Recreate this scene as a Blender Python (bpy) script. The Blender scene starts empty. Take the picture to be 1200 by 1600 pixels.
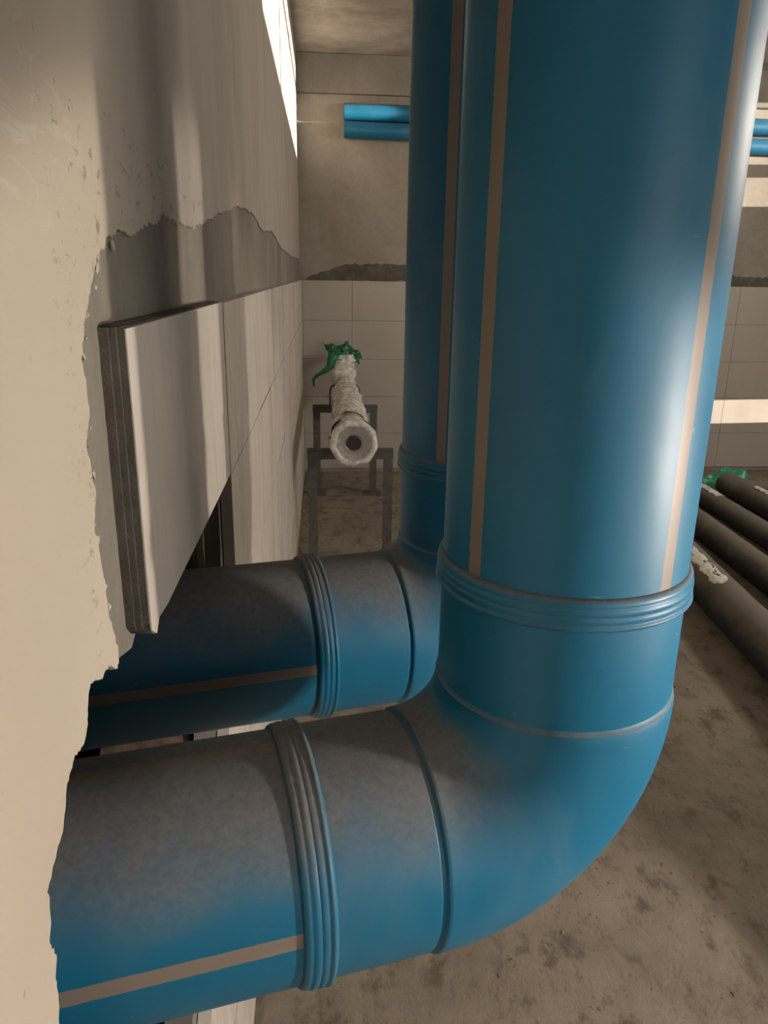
import bpy, bmesh, math, random
from mathutils import Vector, Matrix, noise
from mathutils.geometry import tessellate_polygon
PI = math.pi
SC = bpy.context.scene
COL = SC.collection
rnd = random.Random(7)

# ------------------------------------------------------------------ camera
cam_data = bpy.data.cameras.new('camera')
cam = bpy.data.objects.new('camera', cam_data); COL.objects.link(cam)
cam_data.sensor_fit = 'VERTICAL'; cam_data.sensor_height = 24.0
cam_data.lens = 24.0 * 1180.26 / 1600.0
cam_data.clip_start = 0.02
R = ((0.9969501, -0.00844464, 0.07758345),
     (-0.07654252, -0.2997244, 0.95095033),
     (0.01522322, -0.95398846, -0.29945664))
cam.matrix_world = Matrix(((R[0][0], -R[0][1], -R[0][2], 0.156),
                           (R[1][0], -R[1][1], -R[1][2], 0.0),
                           (R[2][0], -R[2][1], -R[2][2], 1.5),
                           (0, 0, 0, 1)))
SC.camera = cam

# ------------------------------------------------------------------ light
SC.view_settings.view_transform = 'Standard'
SC.view_settings.look = 'None'
SC.view_settings.gamma = 1.0
SC.view_settings.use_curve_mapping = False
SC.view_settings.exposure = 0.0
world = bpy.data.worlds.new('sky'); SC.world = world; world.use_nodes = True
bg = world.node_tree.nodes['Background']
bg.inputs[0].default_value = (0.80, 0.86, 1.0, 1); bg.inputs[1].default_value = 1.0

def light(name, kind, loc, target, energy, color, **kw):
    d = bpy.data.lights.new(name, kind); d.energy = energy; d.color = color
    for k, v in kw.items(): setattr(d, k, v)
    o = bpy.data.objects.new(name, d); COL.objects.link(o); o.location = loc
    v = Vector(target) - Vector(loc)
    o.rotation_euler = v.to_track_quat('-Z', 'Y').to_euler()
    return o
WARM = (1.0, 0.88, 0.77)
light('low_sun', 'SUN', (4, 0, 3), (3, 0.25, 2.98), 24.0, (1.0, 0.88, 0.74), angle=math.radians(0.5))
# work lamp standing out of view to the right of the camera: beam plus spill
light('work_lamp_beam', 'SPOT', (1.48, 0.207, 1.15), (0, 0.85, 0.35), 80.0, WARM,
      spot_size=math.radians(90.3), spot_blend=0.10, shadow_soft_size=0.035)
light('work_lamp_spill', 'POINT', (1.50, 0.36, 1.20), (0, 1.1, 1), 9.0, WARM, shadow_soft_size=0.07)
# area fills added for ambient, behind the camera and at the high openings
light('rear_fill', 'AREA', (2.6, -2.3, 1.3), (2.2, 3, 1.2), 32.0, (1.0, 0.90, 0.80), shape='RECTANGLE', size=1.6, size_y=2.0)
light('opening_fill', 'AREA', (4.25, 3.0, 2.3), (1.5, 3.8, 1.4), 88.0, (1.0, 0.90, 0.78), shape='RECTANGLE', size=2.6, size_y=0.5)

# ------------------------------------------------------------------ material helpers
def new_mat(name):
    m = bpy.data.materials.new(name); m.use_nodes = True
    return m, m.node_tree, m.node_tree.nodes['Principled BSDF']
def node(nt, t, **kw):
    n = nt.nodes.new(t)
    for k, v in kw.items(): setattr(n, k, v)
    return n
def coords(nt, scale=(1, 1, 1), world_space=False):
    mp = node(nt, 'ShaderNodeMapping'); mp.inputs['Scale'].default_value = scale
    if world_space:
        g = node(nt, 'ShaderNodeNewGeometry'); nt.links.new(g.outputs['Position'], mp.inputs[0])
    else:
        tc = node(nt, 'ShaderNodeTexCoord'); nt.links.new(tc.outputs['Object'], mp.inputs[0])
    return mp.outputs[0]
def noise_tex(nt, vec, scale, detail=6, rough=0.6, dist=0.0):
    n = node(nt, 'ShaderNodeTexNoise'); n.inputs['Scale'].default_value = scale
    n.inputs['Detail'].default_value = detail; n.inputs['Roughness'].default_value = rough
    n.inputs['Distortion'].default_value = dist
    nt.links.new(vec, n.inputs['Vector']); return n.outputs['Fac']
def ramp(nt, fac, stops, interp='LINEAR'):
    r = node(nt, 'ShaderNodeValToRGB'); r.color_ramp.interpolation = interp
    el = r.color_ramp.elements
    while len(el) < len(stops): el.new(0.5)
    for e, (p, c) in zip(el, stops):
        e.position = p; e.color = c if len(c) == 4 else (*c, 1)
    nt.links.new(fac, r.inputs[0]); return r.outputs[0]
def val(nt, sock, v):
    if isinstance(v, (int, float)): sock.default_value = v
    else: nt.links.new(v, sock)
def mth(nt, op, a, b=0.0, c=None, clamp=False):
    n = node(nt, 'ShaderNodeMath', operation=op, use_clamp=clamp)
    val(nt, n.inputs[0], a); val(nt, n.inputs[1], b)
    if c is not None: val(nt, n.inputs[2], c)
    return n.outputs[0]
def mix(nt, fac, a, b, blend='MIX'):
    n = node(nt, 'ShaderNodeMix', data_type='RGBA', blend_type=blend)
    val(nt, n.inputs[0], fac)
    for s, v in ((n.inputs[6], a), (n.inputs[7], b)):
        if isinstance(v, tuple): s.default_value = (*v, 1)[:4]
        else: nt.links.new(v, s)
    return n.outputs[2]
def bump(nt, b, hs):
    prev = None
    for h, st, dist in hs:
        n = node(nt, 'ShaderNodeBump'); n.inputs['Strength'].default_value = st
        n.inputs['Distance'].default_value = dist
        nt.links.new(h, n.inputs['Height'])
        if prev is not None: nt.links.new(prev, n.inputs['Normal'])
        prev = n.outputs[0]
    nt.links.new(prev, b.inputs['Normal'])

def cement(name, dark, mid, lite, scale=2.2, stretch=(1, 1, 1), rough=0.9, bumps=(0.25, 0.35), pits=True):
    m, nt, b = new_mat(name)
    v = coords(nt, stretch, True)
    big = noise_tex(nt, v, scale, 8, 0.62, 0.4)
    c = ramp(nt, big, [(0.30, dark), (0.5, mid), (0.72, lite)])
    fine = noise_tex(nt, v, scale * 22, 6, 0.7)
    c = mix(nt, 0.40, c, ramp(nt, fine, [(0.30, (0.40, 0.39, 0.37)), (0.70, (0.60, 0.60, 0.60))]), 'OVERLAY')
    nt.links.new(c, b.inputs['Base Color']); b.inputs['Roughness'].default_value = rough
    bump(nt, b, [(big, bumps[0], 0.02), (fine, bumps[1], 0.004)])
    return m
M = {}
M['base_coat'] = cement('cement_base_coat', (0.13, 0.117, 0.095), (0.19, 0.172, 0.142), (0.27, 0.245, 0.205), 3.0, (1, 1, 0.6))
M['floor'] = None
M['ceiling'] = cement('cement_ceiling', (0.22, 0.195, 0.17), (0.36, 0.32, 0.285), (0.52, 0.47, 0.42), 2.6, bumps=(0.6, 0.6))
M['back_plaster'] = cement('cement_back_wall', (0.20, 0.175, 0.145), (0.27, 0.24, 0.20), (0.34, 0.305, 0.26), 1.1, bumps=(0.15, 0.2))
M['beam'] = cement('cement_beam', (0.16, 0.145, 0.12), (0.21, 0.19, 0.16), (0.26, 0.235, 0.20), 2.0)
M['mortar'] = cement('dark_mortar', (0.055, 0.050, 0.040), (0.095, 0.086, 0.070), (0.15, 0.135, 0.11), 9.0, bumps=(0.5, 0.8))
M['side_plaster'] = cement('cement_side_walls', (0.30, 0.27, 0.23), (0.38, 0.34, 0.29), (0.46, 0.42, 0.36), 1.5)

def finish_coat():
    m, nt, b = new_mat('lime_finish_plaster')
    v = coords(nt, (1, 1, 1), True)
    big = noise_tex(nt, v, 1.7, 5, 0.5)
    c = ramp(nt, big, [(0.3, (0.42, 0.365, 0.285)), (0.7, (0.53, 0.47, 0.375))])
    # trowel scratches and flaky paler blotches
    vs = coords(nt, (1, 1.0, 2.4), True)
    bl = noise_tex(nt, vs, 16.0, 9, 0.72, 1.6)
    blm = ramp(nt, bl, [(0.52, (0, 0, 0)), (0.66, (1, 1, 1))])
    dv = node(nt, 'ShaderNodeVectorMath', operation='DISTANCE')
    wv = node(nt, 'ShaderNodeVectorMath', operation='MULTIPLY'); gg = node(nt, 'ShaderNodeNewGeometry')
    nt.links.new(gg.outputs['Position'], wv.inputs[0]); wv.inputs[1].default_value = (0, 1.0, 1.6)
    nt.links.new(wv.outputs[0], dv.inputs[0]); dv.inputs[1].default_value = (0, 0.50, 1.6 * 1.59)
    rr = mth(nt, 'ADD', dv.outputs['Value'], mth(nt, 'MULTIPLY', mth(nt, 'SUBTRACT', noise_tex(nt, v, 9.0, 4), 0.5), 0.10))
    reg = ramp(nt, rr, [(0.05, (1, 1, 1)), (0.14, (0, 0, 0))])
    c = mix(nt, mth(nt, 'MULTIPLY', mth(nt, 'MULTIPLY', blm, reg), 0.55), c, (0.62, 0.57, 0.48))
    # greyer, streaked zone where the coat thins out further along the wall
    sep = node(nt, 'ShaderNodeSeparateXYZ')
    g = node(nt, 'ShaderNodeNewGeometry'); nt.links.new(g.outputs['Position'], sep.inputs[0])
    st = noise_tex(nt, coords(nt, (1, 2.0, 0.7), True), 2.6, 6, 0.6)
    mr = node(nt, 'ShaderNodeMapRange', interpolation_type='SMOOTHSTEP')
    nt.links.new(mth(nt, 'ADD', sep.outputs['Y'], mth(nt, 'MULTIPLY', mth(nt, 'SUBTRACT', big, 0.5), 0.5)), mr.inputs[0])
    mr.inputs[1].default_value = 0.55; mr.inputs[2].default_value = 0.80
    grey = ramp(nt, st, [(0.3, (0.30, 0.268, 0.222)), (0.7, (0.41, 0.37, 0.315))])
    c = mix(nt, mr.outputs[0], c, grey)
    # small dark pits and spots
    sp = noise_tex(nt, v, 70.0, 3, 0.6)
    spm = mth(nt, 'MULTIPLY', ramp(nt, sp, [(0.69, (0, 0, 0)), (0.74, (1, 1, 1))]), ramp(nt, noise_tex(nt, v, 6.0, 3), [(0.50, (0, 0, 0)), (0.64, (1, 1, 1))]))
    c = mix(nt, mth(nt, 'MULTIPLY', spm, 0.75), c, (0.10, 0.085, 0.07))
    yy = mth(nt, 'ADD', sep.outputs['Y'], mth(nt, 'MULTIPLY', mth(nt, 'SUBTRACT', big, 0.5), 0.06))
    bnd = node(nt, 'ShaderNodeMapRange', interpolation_type='SMOOTHSTEP'); nt.links.new(yy, bnd.inputs[0])
    bnd.inputs[1].default_value = 0.495; bnd.inputs[2].default_value = 0.56
    pit = noise_tex(nt, coords(nt, (1, .7, 1.3), True), 60.0, 6, 0.72, 0.6)
    pm = mth(nt, 'MULTIPLY', ramp(nt, pit, [(0.58, (0, 0, 0)), (0.64, (1, 1, 1))]), bnd.outputs[0])
    pm = mth(nt, 'MULTIPLY', pm, mth(nt, 'LESS_THAN', sep.outputs['Z'], 1.62))
    c = mix(nt, mth(nt, 'MULTIPLY', pm, 0.7), c, (0.16, 0.135, 0.105))
    nt.links.new(c, b.inputs['Base Color']); b.inputs['Roughness'].default_value = 0.75
    bump(nt, b, [(big, 0.2, 0.03), (mth(nt, 'MULTIPLY', bl, reg), 0.3, 0.003), (noise_tex(nt, v, 120.0, 4), 0.06, 0.002), (spm, -0.4, 0.002), (pm, -0.8, 0.003)])
    return m
M['finish'] = finish_coat()

def floor_mat():
    m, nt, b = new_mat('rough_concrete_floor')
    v = coords(nt, (1, 1, 1), True)
    big = noise_tex(nt, v, 2.0, 8, 0.65, 0.5)
    med = noise_tex(nt, coords(nt, (1.3, 0.8, 1), True), 8.0, 10, 0.74, 0.15)
    c = ramp(nt, big, [(0.3, (0.175, 0.147, 0.108)), (0.7, (0.30, 0.258, 0.195))])
    c = mix(nt, ramp(nt, med, [(0.38, (0.9, 0.9, 0.9)), (0.49, (0.0, 0.0, 0.0))]), c, (0.115, 0.09, 0.065))
    c = mix(nt, ramp(nt, med, [(0.54, (0, 0, 0)), (0.68, (0.55, 0.55, 0.55))]), c, (0.31, 0.27, 0.215))
    sp = noise_tex(nt, v, 34.0, 4, 0.6)
    spm = ramp(nt, sp, [(0.67, (0, 0, 0)), (0.72, (1, 1, 1))])
    c = mix(nt, mth(nt, 'MULTIPLY', spm, 0.7), c, (0.06, 0.045, 0.03))
    nt.links.new(c, b.inputs['Base Color']); b.inputs['Roughness'].default_value = 0.85
    fine = noise_tex(nt, v, 90.0, 5, 0.7)
    bump(nt, b, [(med, 0.8, 0.03), (fine, 0.4, 0.004), (spm, -0.5, 0.004)])
    return m
M['floor'] = floor_mat()

def tile_mat(name, a, bcol, rough=0.28, dust=0.5):
    m, nt, b = new_mat(name)
    v = coords(nt, (1, 1, 1), True)
    big = noise_tex(nt, v, 1.4, 4, 0.5)
    st = noise_tex(nt, coords(nt, (1, 3.0, 0.6), True), 3.0, 8, 0.68, 0.8)
    c = mix(nt, big, a, bcol)
    sy = node(nt, 'ShaderNodeSeparateXYZ'); gy = node(nt, 'ShaderNodeNewGeometry'); nt.links.new(gy.outputs['Position'], sy.inputs[0])
    my = node(nt, 'ShaderNodeMapRange', interpolation_type='SMOOTHSTEP'); nt.links.new(sy.outputs['Y'], my.inputs[0])
    my.inputs[1].default_value = 1.05; my.inputs[2].default_value = 1.6; my.inputs[3].default_value = 0.15
    c = mix(nt, mth(nt, 'MULTIPLY', mth(nt, 'MULTIPLY', ramp(nt, st, [(0.48, (0, 0, 0)), (0.70, (1, 1, 1))]), my.outputs[0]), dust), c, (0.27, 0.235, 0.19))
    nt.links.new(c, b.inputs['Base Color'])
    nt.links.new(ramp(nt, st, [(0.4, (rough,) * 3), (0.7, (0.65,) * 3)]), b.inputs['Roughness'])
    bump(nt, b, [(st, 0.05, 0.004)])
    return m
M['tile'] = tile_mat('glazed_wall_tile', (0.58, 0.53, 0.465), (0.51, 0.465, 0.405), 0.30, 0.85)
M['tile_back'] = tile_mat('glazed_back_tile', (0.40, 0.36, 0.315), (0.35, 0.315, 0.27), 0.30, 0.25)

def plastic(name, t0=None, dust=1.0, streak=False):
    """blue polypropylene; four coextruded grey stripes at 90 degrees starting at angle t0 (local axis Z)"""
    m, nt, b = new_mat(name)
    vw = coords(nt, (1, 1, 1), True)
    n1 = noise_tex(nt, vw, 5.0, 6, 0.6, 0.5)
    c = ramp(nt, n1, [(0.25, (0.002, 0.112, 0.215)), (0.75, (0.006, 0.137, 0.250))])
    if t0 is not None:
        tc = node(nt, 'ShaderNodeTexCoord'); s = node(nt, 'ShaderNodeSeparateXYZ')
        nt.links.new(tc.outputs['Object'], s.inputs[0])
        a = mth(nt, 'ARCTAN2', s.outputs['Y'], s.outputs['X'])
        a = mth(nt, 'ADD', a, -t0 + 4 * PI)
        a = mth(nt, 'MODULO', mth(nt, 'ADD', a, PI / 4), PI / 2)
        a = mth(nt, 'ABSOLUTE', mth(nt, 'SUBTRACT', a, PI / 4))
        wob = mth(nt, 'MULTIPLY', mth(nt, 'SUBTRACT', noise_tex(nt, vw, 60.0, 3), 0.5), 0.012)
        msk = mth(nt, 'LESS_THAN', mth(nt, 'ADD', a, wob), 0.064)
        c = mix(nt, msk, c, (0.20, 0.165, 0.135))
    # settled cement dust on everything that faces up
    g = node(nt, 'ShaderNodeNewGeometry'); s2 = node(nt, 'ShaderNodeSeparateXYZ')
    nt.links.new(g.outputs['Normal'], s2.inputs[0])
    up = mth(nt, 'ADD', s2.outputs['Z'], mth(nt, 'MULTIPLY', mth(nt, 'SUBTRACT', noise_tex(nt, vw, 7.0, 7, 0.65, 0.6), 0.5), 0.9))
    mr = node(nt, 'ShaderNodeMapRange', interpolation_type='SMOOTHSTEP')
    nt.links.new(up, mr.inputs[0]); mr.inputs[1].default_value = 0.22; mr.inputs[2].default_value = 0.95
    d = mth(nt, 'MULTIPLY', mr.outputs[0], 0.80 * dust)
    grain = ramp(nt, noise_tex(nt, vw, 140.0, 5, 0.7), [(0.3, (0.135, 0.118, 0.098)), (0.7, (0.22, 0.195, 0.165))])
    c = mix(nt, d, c, grain)
    # faint handling haze and scuffs
    hz = noise_tex(nt, coords(nt, (1, 1, 0.35), True), 6.0, 8, 0.7, 1.0)
    c = mix(nt, mth(nt, 'MULTIPLY', ramp(nt, hz, [(0.50, (0, 0, 0)), (0.72, (1, 1, 1))]), 0.16), c, (0.20, 0.25, 0.27))
    sc = noise_tex(nt, coords(nt, (1, 1, 3.0), True), 26.0, 2, 0.5, 2.0)
    c = mix(nt, mth(nt, 'MULTIPLY', ramp(nt, sc, [(0.76, (0, 0, 0)), (0.80, (1, 1, 1))]), 0.45), c, (0.30, 0.33, 0.34))
    nt.links.new(c, b.inputs['Base Color'])
    rg = mth(nt, 'ADD', mth(nt, 'MULTIPLY', d, 0.45), mth(nt, 'MULTIPLY_ADD', hz, 0.28, 0.33))
    nt.links.new(rg, b.inputs['Roughness'])
    b.inputs['Specular IOR Level'].default_value = 0.45
    bump(nt, b, [(noise_tex(nt, vw, 9.0, 3), 0.08, 0.01)])
    return m
M['blue_elbow'] = plastic('blue_plastic_fitting', None)
M['blue_far'] = plastic('blue_plastic_far', None, 0.3)

def simple(name, col, rough=0.6, metal=0.0, alpha=1.0, nscale=30, var=0.35, bumps=0.2, trans=0.0):
    m, nt, b = new_mat(name)
    v = coords(nt, (1, 1, 1), True)
    n = noise_tex(nt, v, nscale, 6, 0.65)
    dk = tuple(c * (1 - var) for c in col); lt = tuple(min(1, c * (1 + var)) for c in col)
    nt.links.new(ramp(nt, n, [(0.3, dk), (0.7, lt)]), b.inputs['Base Color'])
    b.inputs['Roughness'].default_value = rough; b.inputs['Metallic'].default_value = metal
    b.inputs['Alpha'].default_value = alpha; b.inputs['Transmission Weight'].default_value = trans
    bump(nt, b, [(n, bumps, 0.003)])
    return m
M['steel'] = simple('painted_angle_steel', (0.085, 0.078, 0.070), 0.6)
M['grey_pipe'] = simple('grey_pipe_plastic', (0.33, 0.30, 0.28), 0.5, var=0.15)
M['rubber'] = simple('dark_rubber', (0.018, 0.018, 0.018), 0.6)
M['zinc'] = simple('zinc_bolt', (0.45, 0.46, 0.44), 0.3, 0.9)
M['green_film'] = simple('green_plastic_film', (0.012, 0.12, 0.055), 0.35, nscale=18)
M['green_bag'] = simple('green_plastic_bag', (0.03, 0.30, 0.15), 0.35, nscale=18)
M['white_plastic'] = simple('white_torn_plastic', (0.62, 0.60, 0.56), 0.5)
M['brick'] = simple('red_brown_brick', (0.20, 0.10, 0.065), 0.9, nscale=22, var=0.5, bumps=0.6)
M['masonry'] = simple('broken_brick_masonry', (0.16, 0.10, 0.075), 0.95, nscale=26, var=0.75, bumps=0.8)
M['wood'] = simple('weathered_timber', (0.30, 0.23, 0.15), 0.8, nscale=14, var=0.4)
M['pebble'] = simple('cement_crumbs', (0.17, 0.14, 0.10), 0.9, nscale=50)
M['void'] = simple('dark_blackout', (0.03, 0.025, 0.022), 0.95)  # near-black colour stands in for the shade behind the hole
M['frame_metal'] = simple('window_frame_metal', (0.25, 0.25, 0.25), 0.5)

def bubble_mat():
    m, nt, b = new_mat('bubble_wrap_film')
    v = coords(nt, (1, 1, 1), True)
    vo = node(nt, 'ShaderNodeTexVoronoi'); vo.inputs['Scale'].default_value = 75
    nt.links.new(v, vo.inputs['Vector'])
    n = noise_tex(nt, v, 26, 5, 0.6, 0.8)
    nt.links.new(ramp(nt, n, [(0.36, (0.64, 0.60, 0.49)), (0.58, (0.95, 0.94, 0.90))]), b.inputs['Base Color'])
    b.inputs['Roughness'].default_value = 0.18
    nt.links.new(ramp(nt, n, [(0.3, (0.62,) * 3), (0.7, (0.85,) * 3)]), b.inputs['Alpha'])
    bump(nt, b, [(n, 0.9, 0.014), (vo.outputs['Distance'], -0.35, 0.004)])
    return m
M['bubble'] = bubble_mat()
M['thin_film'] = simple('thin_clear_film', (0.55, 0.53, 0.50), 0.15, alpha=0.55, nscale=40, bumps=0.8)

def black_pipe_mat():
    m, nt, b = new_mat('dusty_black_pipe')
    v = coords(nt, (1, 1, 1), True)
    n = noise_tex(nt, v, 6, 8, 0.65, 0.7)
    g = node(nt, 'ShaderNodeNewGeometry'); s = node(nt, 'ShaderNodeSeparateXYZ')
    nt.links.new(g.outputs['Normal'], s.inputs[0])
    up = mth(nt, 'ADD', s.outputs['Z'], mth(nt, 'MULTIPLY', mth(nt, 'SUBTRACT', n, 0.5), 1.3))
    mr = node(nt, 'ShaderNodeMapRange', interpolation_type='SMOOTHSTEP')
    nt.links.new(up, mr.inputs[0]); mr.inputs[1].default_value = -0.1; mr.inputs[2].default_value = 1.0
    c = mix(nt, mth(nt, 'MULTIPLY', mr.outputs[0], 0.75), (0.016, 0.016, 0.017), (0.17, 0.15, 0.12))
    nt.links.new(c, b.inputs['Base Color']); b.inputs['Roughness'].default_value = 0.7
    bump(nt, b, [(n, 0.3, 0.01)])
    return m
M['black_pipe'] = black_pipe_mat()

# ------------------------------------------------------------------ object helpers
def tag(o, label=None, cat=None, group=None, kind=None):
    for k, v in (('label', label), ('category', cat), ('group', group), ('kind', kind)):
        if v: o[k] = v
    return o
def link(name, me, mat, parent=None, smooth=None):
    if mat is not None: me.materials.append(mat)
    if smooth is not None:
        for p in me.polygons: p.use_smooth = True
        me.set_sharp_from_angle(angle=math.radians(smooth))
    o = bpy.data.objects.new(name, me); COL.objects.link(o)
    if parent is not None: o.parent = parent
    return o
def from_bm(name, bm, mat, parent=None, smooth=None):
    bmesh.ops.recalc_face_normals(bm, faces=bm.faces)
    me = bpy.data.meshes.new(name); bm.to_mesh(me); bm.free()
    return link(name, me, mat, parent, smooth)
def empty(name, loc=(0, 0, 0), rot=(0, 0, 0)):
    o = bpy.data.objects.new(name, None); COL.objects.link(o)
    o.location = loc; o.rotation_euler = rot; o.empty_display_size = 0.1
    return o
def add_box(bm, lo, hi, rot=None, bev=0.0):
    c = [(a + b) / 2 for a, b in zip(lo, hi)]; s = [b - a for a, b in zip(lo, hi)]
    r = bmesh.ops.create_cube(bm, size=1.0)
    bmesh.ops.scale(bm, vec=s, verts=r['verts'])
    if bev:
        es = list({e for v in r['verts'] for e in v.link_edges})
        g = bmesh.ops.bevel(bm, geom=es, offset=bev, segments=1, affect='EDGES')
        vs = list({v for f in g['faces'] for v in f.verts}); r = {'verts': vs}
    if rot is not None: bmesh.ops.rotate(bm, cent=(0, 0, 0), matrix=rot, verts=r['verts'])
    bmesh.ops.translate(bm, vec=c, verts=r['verts'])
    return r['verts']
def box(name, lo, hi, mat, parent=None, bev=0.0, rot=None):
    bm = bmesh.new(); add_box(bm, lo, hi, rot, bev); return from_bm(name, bm, mat, parent)
def sweep_mesh(name, path, n=64, cap=True):
    """path: list of (centre, normal axis u, axis v, radius) rings"""
    vs, fs = [], []
    for c, u, v, r in path:
        for k in range(n):
            a = 2 * PI * k / n
            vs.append(c + u * (r * math.cos(a)) + v * (r * math.sin(a)))
    for i in range(len(path) - 1):
        for k in range(n):
            a, b2 = i * n + k, i * n + (k + 1) % n
            fs.append((a, b2, b2 + n, a + n))
    if cap:
        fs.append(tuple(reversed(range(n)))); fs.append(tuple(range((len(path) - 1) * n, len(path) * n)))
    me = bpy.data.meshes.new(name); me.from_pydata([tuple(p) for p in vs], [], fs); me.validate()
    bm = bmesh.new(); bm.from_mesh(me); bmesh.ops.recalc_face_normals(bm, faces=bm.faces); bm.to_mesh(me); bm.free()
    return me
def lathe(name, prof, n=64, cap=True):
    return sweep_mesh(name, [(Vector((0, 0, z)), Vector((1, 0, 0)), Vector((0, 1, 0)), r) for z, r in prof], n, cap)
def prism_x(name, poly, x0, x1, mat, parent=None, holes=()):
    """polygon in (y, z) extruded between x0 and x1"""
    loops = [[Vector((0, y, z)) for y, z in poly]] + [[Vector((0, y, z)) for y, z in h] for h in holes]
    flat = [p for l in loops for p in l]
    tris = tessellate_polygon(loops)
    n = len(flat)
    vs = [(x0, p.y, p.z) for p in flat] + [(x1, p.y, p.z) for p in flat]
    fs = [t for t in tris] + [tuple(i + n for i in reversed(t)) for t in tris]
    base = 0
    for l in loops:
        m = len(l)
        for i in range(m):
            a, b2 = base + i, base + (i + 1) % m
            fs.append((a, b2, b2 + n, a + n))
        base += m
    me = bpy.data.meshes.new(name); me.from_pydata(vs, [], fs)
    bm = bmesh.new(); bm.from_mesh(me); bmesh.ops.recalc_face_normals(bm, faces=bm.faces); bm.to_mesh(me); bm.free()
    return link(name, me, mat, parent)
def ragged(pts, step, amp, seed, closed=False):
    out = []; m = len(pts)
    for i in range(m if closed else m - 1):
        a = Vector(pts[i]); b2 = Vector(pts[(i + 1) % m]); L = (b2 - a).length
        k = max(1, int(L / step)); nrm = Vector((-(b2 - a).y, (b2 - a).x)).normalized()
        for j in range(k):
            p = a.lerp(b2, j / k)
            w = 0 if j == 0 and not closed and i == 0 else 1
            p3 = Vector((p.x * 18, p.y * 18, seed)); q3 = Vector((p.x * 75, p.y * 75, seed + 9))
            p = p + nrm * (amp * w * (noise.noise(p3) + 0.6 * noise.noise(q3) + 0.35 * rnd.uniform(-1, 1)))
            out.append((p.x, p.y))
    if not closed: out.append(tuple(pts[-1]))
    return out
def clip(poly, inside, inter):
    out = []
    for i in range(len(poly)):
        a, b2 = poly[i], poly[(i + 1) % len(poly)]
        if inside(a):
            out.append(a)
            if not inside(b2): out.append(inter(a, b2))
        elif inside(b2): out.append(inter(a, b2))
    return out
def half(poly, p, q):
    """keep what lies to the left of the line p -> q"""
    d = (q[0] - p[0], q[1] - p[1])
    s = lambda a: d[0] * (a[1] - p[1]) - d[1] * (a[0] - p[0])
    def inter(a, b2):
        t = s(a) / (s(a) - s(b2)); return (a[0] + t * (b2[0] - a[0]), a[1] + t * (b2[1] - a[1]))
    return clip(poly, lambda a: s(a) >= 0, inter)

# ------------------------------------------------------------------ the room
H = 2.93; YB = 5.85; XR = 4.36; YF = -2.6
# floor: gently uneven slab
def build_floor():
    nx, ny = 120, 190
    vs, fs = [], []
    x0, x1, y0, y1 = -0.02, XR, YF, YB + 0.02
    for j in range(ny + 1):
        for i in range(nx + 1):
            x = x0 + (x1 - x0) * i / nx; y = y0 + (y1 - y0) * j / ny
            z = 0.006 * noise.noise(Vector((x * 1.3, y * 1.3, 3))) + 0.004 * noise.noise(Vector((x * 7, y * 7, 5))) - 0.006
            vs.append((x, y, z))
    for j in range(ny):
        for i in range(nx):
            a = j * (nx + 1) + i; fs.append((a, a + 1, a + nx + 2, a + nx + 1))
    n = len(vs)
    vs += [(x0, y0, -0.15), (x1, y0, -0.15), (x1, y1, -0.15), (x0, y1, -0.15)]
    fs += [(n, n + 3, n + 2, n + 1)]
    me = bpy.data.meshes.new('floor'); me.from_pydata(vs, [], fs)
    return tag(link('floor', me, M['floor'], None, 60), kind='structure')
build_floor()
tag(box('ceiling', (-0.3, YF - 0.2, H), (XR + 0.2, YB + 0.2, H + 0.2), M['ceiling']), kind='structure')
wb = tag(box('wall_back', (-0.3, YB + 0.012, -0.15), (XR + 0.2, YB + 0.2, H), M['back_plaster']), kind='structure')
tag(box('trim_1', (-0.02, YB - 0.030, H - 0.245), (XR, YB + 0.012, H), M['beam'], bev=0.006), kind='structure')
# front wall behind the camera with its doorway
bm = bmesh.new()
add_box(bm, (-0.3, YF - 0.2, -0.15), (1.7, YF, H)); add_box(bm, (3.5, YF - 0.2, -0.15), (XR + 0.2, YF, H)); add_box(bm, (1.7, YF - 0.2, 2.2), (3.5, YF, H))
tag(from_bm('wall_front', bm, M['side_plaster']), kind='structure')
# right wall with unseen openings, shaped to land the sun patches
def wall_with_openings(name, x0, x1, y0, y1, z0, z1, ops, mat):
    poly = [(y0, z0), (y1, z0), (y1, z1), (y0, z1)]
    holes = [[(a, c), (b2, c), (b2, d), (a, d)] for a, b2, c, d in ops]
    return tag(prism_x(name, poly, x0, x1, mat, None, holes), kind='structure')
OPS = [(1.50, 4.60, 2.345, 2.90), (4.72, 4.83, 2.60, 2.69), (5.30, 5.80, 2.34, 2.74), (5.30, 5.80, 2.05, 2.25), (5.30, 5.80, 0.41, 0.60)]
wall_with_openings('wall_right', XR, XR + 0.03, YF, YB + 0.1, -0.15, H, OPS, M['side_plaster'])
for i, (a, b2, c, d) in enumerate(OPS[:1]):
    bm = bmesh.new()
    for k in range(1, 3):
        y = a + (b2 - a) * k / 3; add_box(bm, (XR + 0.002, y - 0.03, c), (XR + 0.028, y + 0.03, d))
    add_box(bm, (XR + 0.004, a, 2.755), (XR + 0.026, b2, 2.805))  # rail added to cast a dark streak across the sun patch
    tag(from_bm('window_%d' % (i + 1), bm, M['frame_metal']), kind='structure')

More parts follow.
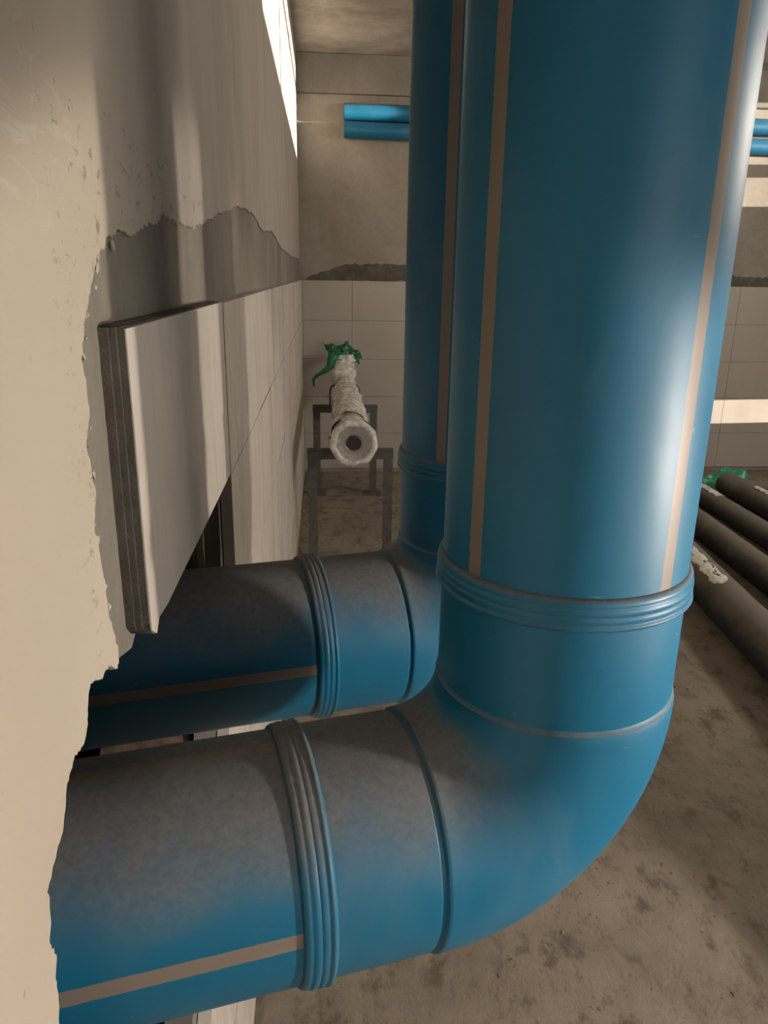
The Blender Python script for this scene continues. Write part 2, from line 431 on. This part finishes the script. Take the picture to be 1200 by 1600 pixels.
# ------------------------------------------------------------------ left wall: masonry, mortar, finish coat, tiles, hole
Kp = 170.0 / 156.0
pl = lambda y, z: (y * Kp, 1.5 + (z - 1.5) * Kp)
hole_left = [(0.5784, 1.1883), (0.5727, 1.1837), (0.5542, 1.1987), (0.5292, 1.2004), (0.5059, 1.2107), (0.4965, 1.202), (0.49, 1.1875), (0.478, 1.1796), (0.4598, 1.1819), (0.4394, 1.174),
             (0.4254, 1.1523), (0.4086, 1.1468), (0.3878, 1.134), (0.3893, 1.1251), (0.386, 1.1084), (0.3796, 1.1), (0.3878, 1.0859), (0.3818, 1.0718), (0.3809, 1.0514), (0.3781, 1.0397), (.370, .95), (.365, .85)]
hole_low = [(.42, .62), (.55, .53), (.70, .55), (.80, .60), (.95, .70), (1.06, .80), (1.15, .90), (1.205, 1.00), (1.212, 1.10)]
hole = [(p[0] - .002, p[1] + .002) for p in hole_left] + ragged(hole_low, 0.02, 0.006, 1.0) + [(1.212, 1.182), (.665, 1.186), (.6321, 1.1739), (.6063, 1.1812)]
outer = [(YF, -0.15), (YB + 0.05, -0.15), (YB + 0.05, H), (YF, H)]
wl = tag(prism_x('wall_left', outer, -0.055, -0.020, M['base_coat'], None, [hole]), kind='structure')
# masonry layer behind: hole a little wider
hc = Vector((.78, .88))
wide = [((Vector(p) - hc) * 1.045 + hc) for p in ragged(hole_left + hole_low + [(1.21, 1.20), (.6, 1.21)], 0.05, 0.016, 4.0, True)]
wide = [(p.x, p.y) for p in wide]
prism_x('masonry_core', outer, -0.20, -0.0555, M['masonry'], wl, [wide])
# finish coat with its ragged edge
edge = [(YB + .04, 1.600), (4.36, 1.590), (3.37, 1.600), (2.77, 1.635), (2.33, 1.616), (2.03, 1.640), (1.68, 1.630), (1.39, 1.594), (1.235, 1.574), (1.08, 1.553), (.969, 1.557), (.894, 1.559), (.841, 1.546), (.792, 1.538), (.727, 1.533), (.688, 1.533), (.653, 1.521),
        (.623, 1.510), (.583, 1.465), (.563, 1.440), (.569, 1.402), (.552, 1.377), (.562, 1.345), (.554, 1.312), (.563, 1.272), (.564, 1.239), (.580, 1.197)]
edge = ragged(edge, 0.005, 0.0055, 7.0)
hl = ragged(hole_left, 0.003, 0.0035, 2.0)
coat = [(YF, H)] + [(YF, 0.0)] + [(.36, 0.0), (.36, .80)] + list(reversed(hl)) + list(reversed(edge)) + [(YB + .04, H)]
pc = prism_x('plaster_coat', coat, -0.022, -0.0165, M['finish'], wl)
tag(pc, 'smooth beige finish plaster with a ragged broken edge')
# little lumps along the broken edge of the coat
bm = bmesh.new()
for (y, z) in edge:
    if y < .70 and rnd.random() < 0.8:
        r = rnd.choice((.0008, .001, .0015, .002, .003))
        g = bmesh.ops.create_icosphere(bm, subdivisions=1, radius=r)
        for v in g['verts']: v.co += Vector([rnd.uniform(-.3, .3) * r for _ in range(3)])
        bmesh.ops.scale(bm, vec=(.7, 1, rnd.uniform(1, 1.8)), verts=g['verts'])
        bmesh.ops.translate(bm, vec=(-.0175, y + rnd.uniform(-.014, .008), z + rnd.uniform(-.01, .01)), verts=g['verts'])
tag(from_bm('plaster_crumbs', bm, M['finish'], wl, 50), kind='stuff')
# wall tiles, each its own piece
JT = 0.0025
TR = [1.456, 1.180, 0.889, 0.600, 0.310, 0.020]
def tile_piece(poly, mat, off, parent, x1=0.0):
    if len(poly) < 3: return
    return prism_x('tile', poly, -0.0185, x1 + off, mat, parent)
Y0 = 0.628
for c in range(9):
    ya = Y0 + .602 * c; yb = min(ya + .602, YB + .005)
    if ya >= YB: break
    for r in range(5):
        za, zb = TR[r + 1], TR[r]
        P = [(ya + JT / 2, za + JT / 2), (yb - JT / 2, za + JT / 2), (yb - JT / 2, zb - JT / 2), (ya + JT / 2, zb - JT / 2)]
        if c == 0 and r == 0:
            bott = ragged([(.66, 1.187), (ya + .002, 1.190)], .006, .004, 3.0)
            P = [(yb - JT / 2, 1.181), (yb - JT / 2, zb), (ya, zb)] + list(reversed(bott))
            P = [(yb - JT / 2, zb), (ya, zb)] + [(ya + .002, 1.192)] + [(ya + .02, 1.180), (ya + .035, 1.190), (.70, 1.186), (yb - JT / 2, 1.181)]
        elif c == 0 and r == 1: continue
        elif c == 0 and r == 2: P = [(1.065, .805), (.97, .71), (.90, .603), (yb - JT / 2, .603), (yb - JT / 2, .886), (1.14, .886)]
        elif c == 0 and r == 3: P = [(.83, .597), (.74, .53), (.73, .40), (.76, .313), (yb - JT / 2, .313), (yb - JT / 2, .597)]
        tile_piece(P, M['tile'], rnd.uniform(-.0012, .0008), wl)
# rough mortar bed seen beside and above the first tile
for (w, xa, xb, sd) in ((.0015, -.0195, -.0012, 5.0), (.0050, -.0205, -.0070, 6.0), (.0085, -.0215, -.0125, 7.0)):
    bed = [(Y0 + .0004, 1.4575)] + ragged([(Y0 - w, 1.4575), (Y0 - w * 1.1, 1.36), (Y0 - w, 1.27), (Y0 - w * .9, 1.20), (Y0 + .006, 1.187)], .008, .0012, sd) + [(Y0 + .0004, 1.192)]
    prism_x('mortar_bed', bed, xa, xb, M['mortar'], wl)
for (w, xa, xb, sd) in ((.0012, -.0195, -.0045, 8.0), (.0022, -.0205, -.010, 9.0)):
    top = [(Y0 + .59, 1.4562)] + [(Y0 - .002, 1.4562)] + ragged([(Y0 - .002, 1.4562 + w * 1.2), (Y0 + .25, 1.4562 + w), (Y0 + .59, 1.4562 + w * .8)], .02, .0006, sd)
    prism_x('mortar_bed', top, xa, xb, M['mortar'], wl)
# bricks showing in the broken reveal
def brick(lo, hi, rz=0.0):
    m = Matrix.Rotation(rz, 3, 'X')
    bm = bmesh.new(); add_box(bm, lo, hi, m, .004)
    for v in bm.verts: v.co += Vector([rnd.uniform(-.003, .003) for _ in range(3)])
    return from_bm('brick', bm, M['brick'], wl)
for i in range(6):
    z = .84 + .062 * i; y = 1.15 + .012 * i + rnd.uniform(-.008, .008) if i < 3 else 1.208 + rnd.uniform(-.008, .006)
    brick((-.165, y, z), (-.062, y + .11, z + .054), rnd.uniform(-.05, .05))
for i, (y, z) in enumerate([(.50, .44), (.62, .45), (.74, .49), (.84, .55), (.93, .63), (1.02, .71), (1.10, .78)]):
    brick((-.17, y, z), (-.062, y + .105, z + .055), rnd.uniform(-.15, .15))
# splintered timber strips at the hole's right edge
for i, (y, x, w) in enumerate([(1.197, -.052, .012), (1.203, -.066, .010), (1.190, -.085, .014)]):
    bm = bmesh.new(); add_box(bm, (x - .006, y, .86 - .02 * i), (x + .006, y + w, 1.182 - .03 * i), Matrix.Rotation(.02 * i, 3, 'X'))
    from_bm('timber_strip', bm, M['wood'], wl)
# dark box added behind the hole to keep sky light out
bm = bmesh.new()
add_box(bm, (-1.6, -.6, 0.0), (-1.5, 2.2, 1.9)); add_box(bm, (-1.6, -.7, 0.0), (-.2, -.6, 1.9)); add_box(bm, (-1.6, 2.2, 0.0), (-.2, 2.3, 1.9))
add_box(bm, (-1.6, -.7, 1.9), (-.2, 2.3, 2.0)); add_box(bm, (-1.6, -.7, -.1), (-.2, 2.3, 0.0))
tag(from_bm('wall_blackout', bm, M['void']), kind='structure')

# back wall tiles and mortar smear
def prism_y(name, poly, y0, y1, mat, parent):
    o = prism_x(name, poly, y0, y1, mat, parent)
    for v in o.data.vertices: v.co = Vector((v.co.y, v.co.x, v.co.z))
    o.data.flip_normals(); return o
for c in range(-1, 7):
    xa = .37 + .6 * c; xb = min(xa + .6, XR); xa = max(xa, 0.001)
    for r in range(5):
        zb = 1.455 - .286 * r; za = max(zb - .286, .012)
        P = [(xa + JT / 2, za + JT / 2), (xb - JT / 2, za + JT / 2), (xb - JT / 2, zb - JT / 2), (xa + JT / 2, zb - JT / 2)]
        prism_y('tile', P, YB + .015, YB + rnd.uniform(-.0010, .0010), M['tile_back'], wb)
sm = ragged([(.02, 1.456), (4.2, 1.456), (3.9, 1.50), (3.35, 1.53), (3.1, 1.575), (2.4, 1.56), (1.6, 1.55), (.95, 1.575), (.55, 1.578), (.30, 1.565), (.16, 1.52)], .03, .012, 8.0, True)
sm = [(x, max(z, 1.4555)) for x, z in sm]
prism_y('mortar_smear', sm, YB + .013, YB + .006, M['mortar'], wb)

# ------------------------------------------------------------------ blue pipe runs
RP = 0.1125; AZ = 0.228
UX = Vector((1, 0, 0)); UY = Vector((0, 1, 0))
def elbow_path(leg, seam, rb, r_st, r_el):
    """from the wall side (-D) at distance leg, bending up to +Z at distance leg; local frame: -X is towards the wall"""
    P = []
    S = Vector((0, 1, 0))
    def hor(t, r): P.append((Vector((-t, 0, 0)), S, Vector((0, 0, 1)), r))
    hor(leg, r_st); hor(seam + .006, r_st); hor(seam + .0035, r_st - .0018); hor(seam + .0012, r_st - .0022); hor(seam - .001, r_el - .0008); hor(seam - .003, r_el)
    n = 26
    for i in range(n + 1):
        a = PI / 2 * i / n
        c = Vector((-rb + rb * math.sin(a), 0, rb - rb * math.cos(a)))
        u = Vector((-math.sin(a), 0, math.cos(a)))
        P.append((c, S, u, r_el))
    def ver(t, r): P.append((Vector((0, 0, t)), S, Vector((-1, 0, 0)), r))
    ver(seam - .001, r_el - .0006); ver(seam + .0008, r_st + .0002); ver(seam + .003, r_st - .0008); ver(seam + .006, r_st); ver(leg, r_st)
    return P
def bead_profile(w, r):
    out = [(-w / 2, r - .004)]
    n = 34
    for i in range(n + 1):
        t = i / n
        env = max(0.0, math.sin(PI * t)) ** .30
        rid = .0011 * abs(math.sin(PI * 4 * t)) ** .7 + .0026 * math.exp(-((t - .14) / .10) ** 2)
        out.append((-w / 2 + w * t, r - .001 + env * (.0048 + rid)))
    out.append((w / 2, r - .004)); return out
def pipe_run(x, y, z, leg, seam, st_v, st_h, label, reach, mats):
    root = empty('blue_pipe_run', (x, y, z), (0, 0, AZ))
    tag(root, label, 'pipe', 'blue pipe runs turning up out of the wall')
    me = sweep_mesh('elbow', elbow_path(leg, seam, seam - .004, RP + .0006, RP + .0032), 96)
    link('elbow', me, M['blue_elbow'], root, 22)
    v = link('vertical_pipe', lathe('vertical_pipe', [(0, RP), (.8, RP), (H - .004 - z - leg, RP)], 96), mats[0], root, 40)
    v.location = (0, 0, leg); v.rotation_euler = (0, 0, -AZ)
    h = link('horizontal_pipe', lathe('horizontal_pipe', [(0, RP), (reach / 2, RP), (reach, RP)], 96), mats[1], root, 40)
    # local Z of the pipe runs towards the wall, local X up
    h.matrix_local = Matrix(((0, 0, -1, -leg), (0, 1, 0, 0), (1, 0, 0, 0), (0, 0, 0, 1)))
    bd = lathe('weld_bead', bead_profile(.030, RP + .001), 120, False)
    b1 = link('weld_bead', bd, M['blue_elbow'], root, 60); b1.location = (0, 0, leg)
    b2 = bpy.data.objects.new('weld_bead', bd); COL.objects.link(b2); b2.parent = root
    b2.matrix_local = Matrix(((0, 0, -1, -leg), (0, 1, 0, 0), (1, 0, 0, 0), (0, 0, 0, 1)))
    return root
rd = math.radians
pipe_run(.380, .6575, .976, .262, .150, 0, 0, 'large blue pipe nearest the camera, rising in front of the other one', 1.55,
         (plastic('blue_plastic_near_riser', rd(-58.8), .6), plastic('blue_plastic_near_branch', rd(90 + 2.5))))
pipe_run(.3805, 1.0643, .995, .2525, .135, 0, 0, 'blue pipe standing behind the nearest big one, partly hidden by it', 1.55,
         (plastic('blue_plastic_rear_riser', rd(-128.6 + 0), .6), plastic('blue_plastic_rear_branch', rd(90 + 2.5))))
# two slim blue pipes on the back wall
for (za, zb, lab) in ((2.570, 2.558, 'slim blue pipe high on the back wall, the upper of two'), (2.459, 2.430, 'slim blue pipe high on the back wall, the lower of two')):
    L = 4.04
    me = lathe('wall_pipe', [(0, .054), (L, .054)], 40)
    o = link('wall_pipe', me, M['blue_far'], None, 40)
    o.location = (.309, YB - .044, za); o.rotation_euler = (0, PI / 2 + math.atan((za - zb) / 3.0), 0)
    tag(o, lab, 'pipe', 'slim blue pipes along the back wall')

# ------------------------------------------------------------------ supports and wrapped pipe
def angle_bar(bm, lo, hi, axis, t=.006):
    """L section filling the box lo-hi, running along axis"""
    x0, y0, z0 = lo; x1, y1, z1 = hi
    if axis == 'z': add_box(bm, (x0, y0, z0), (x1, y0 + t, z1)); add_box(bm, (x0, y0 + t, z0), (x0 + t, y1, z1))
    elif axis == 'Z': add_box(bm, (x0, y0, z0), (x1, y0 + t, z1)); add_box(bm, (x1 - t, y0 + t, z0), (x1, y1, z1))
    else: add_box(bm, (x0, y0, z0), (x1, y0 + t, z1)); add_box(bm, (x0, y0 + t, z1 - t), (x1, y1, z1))
ZT = .634
def support(x, y, label):
    root = empty('pipe_support', (x, y, 0)); tag(root, label, 'stand', 'steel stands under the wrapped pipe')
    for s, ax in ((-1, 'z'), (1, 'Z')):
        bm = bmesh.new(); xo = .222 * s
        lo = (min(xo, xo - .05 * s), -.025, .006); hi = (max(xo, xo - .05 * s), .025, ZT - .05)
        angle_bar(bm, lo, hi, ax); from_bm('leg', bm, M['steel'], root)
        bm = bmesh.new(); add_box(bm, (xo - .025 * s - .06, -.06, -.004), (xo - .025 * s + .06, .06, .006))
        from_bm('base_plate', bm, M['steel'], root)
    bm = bmesh.new(); angle_bar(bm, (-.224, -.026, ZT - .05), (.224, .025, ZT), 'x'); from_bm('crossbar', bm, M['steel'], root)
    return root
support(.2885, 3.85, 'dark steel angle stand under the flanged end, nearer of the two')
support(.2995, 5.23, 'dark steel angle stand near the back wall, the farther of the two')
PX, PZ = .297, ZT + .087
wr = empty('wrapped_pipe', (PX, 3.58, PZ)); tag(wr, 'grey flanged pipe swathed in bubble wrap, lying on two steel stands', 'pipe')
def ytube(name, prof, mat, parent, n=40, amp=0.0, seed=0, cap=True, cx=0, cz=0):
    me = sweep_mesh(name, [(Vector((cx, t, cz)), Vector((1, 0, 0)), Vector((0, 0, 1)), r) for t, r in prof], n, cap)
    if amp:
        for v in me.vertices:
            d = Vector((v.co.x - cx, 0, v.co.z - cz))
            if d.length > 1e-4:
                q = v.co * 22 + Vector((seed, 0, 0)); q.y *= .8
                v.co += d.normalized() * amp * (noise.noise(q) + .5 * noise.noise(q * 2.7))
    return link(name, me, mat, parent, 60 if amp else 40)
ytube('pipe_core', [(.06, .078), (1.98, .078)], M['grey_pipe'], wr)
ytube('flange', [(0.0, .046), (0.0, .114), (.028, .114), (.03, .09), (.06, .08)], M['grey_pipe'], wr, 48, cap=False)
ytube('bore_shade', [(0.006, .0465), (.055, .046)], M['rubber'], wr)  # dark plug, its colour stands in for shade inside the pipe
wrap = [(.10 + .03 * i, .083) for i in range(6)]
prof = []
t = .40
while t < 1.95:
    k = (t - .40)
    r = .089 + .006 * math.sin(k * 17) - .010 * math.exp(-((t - 1.65) / .05) ** 2)
    prof.append((t, r)); t += .016
bw = ytube('bubble_wrap', prof, M['bubble'], wr, 72, .014, 3, False)
bw2 = ytube('bubble_wrap', [(.075 + .02 * i, .084 + .002 * math.sin(i * 2)) for i in range(13)], M['bubble'], wr, 56, .004, 8, False)
# wrapped cap over the flange: an eight-sided bulge
def cap_wrap():
    n = 48; vs, fs = [], []
    prof = [(.055, .080), (.040, .108), (.032, .115), (.005, .118), (-.014, .113), (-.020, .102), (-.018, .092), (-.010, .086), (-.002, .084)]
    for j, (t, r) in enumerate(prof):
        for k in range(n):
            a = 2 * PI * k / n
            o8 = math.cos(PI / 9) / math.cos(((a + .2) % (2 * PI / 9)) - PI / 9)
            rr = r * (o8 * .8 + .22) if r > .05 else r
            q = Vector((math.cos(a) * rr, t * .5, math.sin(a) * rr))
            w = .0035 * noise.noise(q * 40)
            vs.append((q.x, t + w, q.z))
    for j in range(len(prof) - 1):
        for k in range(n):
            a, b2 = j * n + k, j * n + (k + 1) % n; fs.append((a, b2, b2 + n, a + n))
    me = bpy.data.meshes.new('flange_wrap'); me.from_pydata(vs, [], fs)
    bm = bmesh.new(); bm.from_mesh(me); bmesh.ops.recalc_face_normals(bm, faces=bm.faces); bm.to_mesh(me); bm.free()
    return me
fw = link('flange_wrap', cap_wrap(), M['bubble'], wr, 50)
ytube('bore_film', [(-.006, .090), (-.004, .070), (.004, .045), (.010, .02), (.011, .002)], M['thin_film'], wr, 40, .004, 6, False)
# bulky wrapped fitting rising at the far end
me = sweep_mesh('end_fitting_wrap', [(Vector((.004 * math.sin(i), 1.90 + .004 * i, -.02 + .021 * i)), Vector((1, 0, 0)), Vector((0, 1, 0)), .088 + .008 * math.sin(i * 1.3) - (.02 if i > 10 else 0)) for i in range(13)], 48)
for v in me.vertices:
    d = Vector((v.co.x, v.co.y - 1.92, 0)).normalized(); v.co += d * .018 * noise.noise(v.co * 24)
link('end_fitting_wrap', me, M['bubble'], wr, 60)
# U clamps with nuts
def ubolt(t):
    path = [Vector((.101, 0, -.087 - .045)), Vector((.101, 0, 0))]
    def cr(a):
        k = max(0, min(1, (math.sin(a) - .35) / .45)); return .101 - .021 * k
    path += [Vector((cr(a) * math.cos(a), 0, cr(a) * math.sin(a))) for a in [PI * i / 20 for i in range(1, 20)]]
    path += [Vector((-.101, 0, 0)), Vector((-.101, 0, -.087 - .045))]
    rings = []
    for i, p in enumerate(path):
        tn = (path[min(i + 1, len(path) - 1)] - path[max(i - 1, 0)]).normalized()
        rings.append((p, Vector((0, 1, 0)), tn.cross(Vector((0, 1, 0))), .0055))
    o = link('clamp', sweep_mesh('clamp', rings, 10), M['rubber'], wr, 50); o.location = (0, t, 0)
    for s in (-1, 1):
        bm = bmesh.new()
        add_box(bm, (-.012, -.012, -.01), (.012, .012, .01), None, .003)
        add_box(bm, (-.005, -.005, -.03), (.005, .005, .025))
        nn = from_bm('nut', bm, M['zinc'], o); nn.location = (s * .112, -.014, -.02); nn.rotation_euler = (PI / 2, 0, 0)
ubolt(.27); ubolt(1.65)

def crumple(name, w, d, seed, amp, mat, parent=None, n=26, fold=1.0, thick=.0008):
    vs, fs = [], []
    for j in range(n + 1):
        for i in range(n + 1):
            u, v = i / n - .5, j / n - .5
            q = Vector((u * 3.2, v * 3.2, seed))
            z = amp * (noise.noise(q) + .6 * noise.noise(q * 2.3) + .35 * abs(noise.noise(q * 5)))
            e = 1 + .3 * noise.noise(Vector((math.atan2(v, u) * 2, seed, 2)))
            vs.append((u * w * e + .25 * amp * noise.noise(q * 2 + Vector((5, 0, 0))), v * d * e, z - fold * amp * 2 * (u * u + v * v)))
    for j in range(n):
        for i in range(n):
            a = j * (n + 1) + i; fs.append((a, a + 1, a + n + 2, a + n + 1))
    me = bpy.data.meshes.new(name); me.from_pydata(vs, [], fs)
    o = link(name, me, mat, parent, 35)
    md = o.modifiers.new('thickness', 'SOLIDIFY'); md.thickness = thick
    return o
# green film knotted over the far end of the wrapped pipe
gf = crumple('green_film', .24, .20, 4.2, .055, M['green_film'])
gf.location = (PX + .002, 5.52, PZ + .262); gf.rotation_euler = (.5, .1, .3)
tag(gf, 'green plastic film bunched on the far end of the bubble-wrapped pipe', 'plastic film')
bm = bmesh.new()
pth = [(-.05, -.06, .0), (-.085, -.09, -.05), (-.10, -.10, -.11), (-.15, -.10, -.15), (-.19, -.09, -.17), (-.22, -.09, -.20), (-.215, -.09, -.25)]
vv = []
for i, p in enumerate(pth):
    w = .034 * (1 - i / 6.3) + .003
    a = bm.verts.new((p[0] - w, p[1], p[2] + .3 * w)); b3 = bm.verts.new((p[0], p[1] - .012 * math.sin(i * 2), p[2])); c3 = bm.verts.new((p[0] + w, p[1], p[2] - .3 * w)); vv.append((a, b3, c3))
for i in range(len(vv) - 1):
    for k in (0, 1): bm.faces.new((vv[i][k], vv[i][k + 1], vv[i + 1][k + 1], vv[i + 1][k]))
tl = from_bm('film_tail', bm, M['green_film'], gf, 40); md = tl.modifiers.new('thickness', 'SOLIDIFY'); md.thickness = .001
tl.matrix_local = gf.matrix_basis.to_3x3().to_4x4().inverted()

# ------------------------------------------------------------------ black pipes on the floor
BP = [(2.038, .1117, .099, 5.0, 'dusty black pipe on the floor, nearest and thickest, with torn white plastic'),
      (2.403, .050, .078, 4.95, 'black pipe on the floor, second from the tall blue pipes'),
      (2.741, .030, .070, 4.92, 'black pipe on the floor ending beside the green bag, third from the blue pipes'),
      (3.030, .035, .085, 5.13, 'black pipe on the floor with a pale patch, farthest from the blue pipes')]
for i, (x, a, r, ye, lab) in enumerate(BP):
    ys = 1.0 if i < 2 else 1.4
    L = (ye - ys) / math.cos(a)
    N = 60
    me = lathe('black_pipe', [(L * k / N, r * (1 + .012 * math.sin(k * 1.7 + i))) for k in range(N + 1)], 40, False)
    # wall thickness and open bore
    bm = bmesh.new(); bm.from_mesh(me)
    g = bmesh.ops.solidify(bm, geom=bm.faces[:], thickness=.010)
    for v in bm.verts:
        v.co.x += .012 * noise.noise(Vector((v.co.z * .7, i * 3.3, 0)))
    bm.to_mesh(me); bm.free()
    o = link('black_pipe', me, M['black_pipe'], None, 40)
    x0 = x - math.tan(a) * (3.5 - ys)
    o.matrix_world = Matrix.Translation((x0, ys, r - .004)) @ Matrix.Rotation(-a, 4, 'Z') @ Matrix.Rotation(-PI / 2, 4, 'X')
    tag(o, lab, 'pipe', 'black pipes lying on the floor')
    def shell(name, t0, t1, a0, a1, seed, mat=M['white_plastic'], rr=r):
        vs, fs = [], []; nu, nv = 22, 10
        for p in range(nu + 1):
            for q in range(nv + 1):
                w = .5 + .5 * noise.noise(Vector((p * .55, seed, 0))); mid = (a0 + a1) / 2
                an = mid + (a1 - a0) * (q / nv - .5) * (.35 + w) * (1 if 0 < p < nu else .2)
                tt = t0 + (t1 - t0) * p / nu + .012 * noise.noise(Vector((q * .9, seed, p)))
                rad = rr * 1.016 + .003 + .003 * noise.noise(Vector((p * .8, q * .8, seed)))
                vs.append((rad * math.cos(an), rad * math.sin(an), tt))
        for p in range(nu):
            for q in range(nv):
                if rnd.random() < .07: continue
                k = p * (nv + 1) + q; fs.append((k, k + 1, k + nv + 2, k + nv + 1))
        me2 = bpy.data.meshes.new(name); me2.from_pydata(vs, [], fs)
        s = link(name, me2, mat, o, 50)
        md = s.modifiers.new('thickness', 'SOLIDIFY'); md.thickness = .001
        return s
    # local frame: Z along the pipe, -Y is up
    if i == 0: tag(shell('plastic_scrap', 3.05 - 1.0, 3.60 - 1.0, -PI / 2 - .75, -PI / 2 + .05, 2.0), 'torn white plastic scrap')
    if i == 2: tag(shell('plastic_scrap', 4.62 - 1.4, 4.92 - 1.4, -PI / 2 - .5, -PI / 2 + .4, 5.0), 'white plastic end wrapping')
    if i == 3: tag(shell('plastic_scrap', 4.35 - 1.4, 4.75 - 1.4, -PI / 2 - .3, -PI / 2 + .5, 7.0), 'torn white plastic scrap')
gb = crumple('plastic_bag', .62, .34, 9.1, .085, M['green_bag'], n=34)
gb.location = (2.96, 5.36, .085); gb.rotation_euler = (.10, -.08, -.15)
tag(gb, 'crumpled green plastic bag on the floor behind the black pipes', 'bag')

# ------------------------------------------------------------------ crumbs on the floor
bm = bmesh.new()
for i in range(420):
    x = rnd.uniform(.05, 1.55); y = rnd.uniform(.4, 3.9)
    r = rnd.choice((.0015, .002, .002, .003, .0045))
    g = bmesh.ops.create_icosphere(bm, subdivisions=1, radius=r)
    for v in g['verts']: v.co += Vector([rnd.uniform(-.35, .35) * r for _ in range(3)])
    z = 0.006 * noise.noise(Vector((x * 1.3, y * 1.3, 3))) + 0.004 * noise.noise(Vector((x * 7, y * 7, 5))) - 0.006
    bmesh.ops.translate(bm, vec=(x, y, z + r * .4), verts=g['verts'])
tag(from_bm('floor_crumbs', bm, M['pebble']), 'small cement crumbs scattered over the concrete floor', 'debris', kind='stuff')
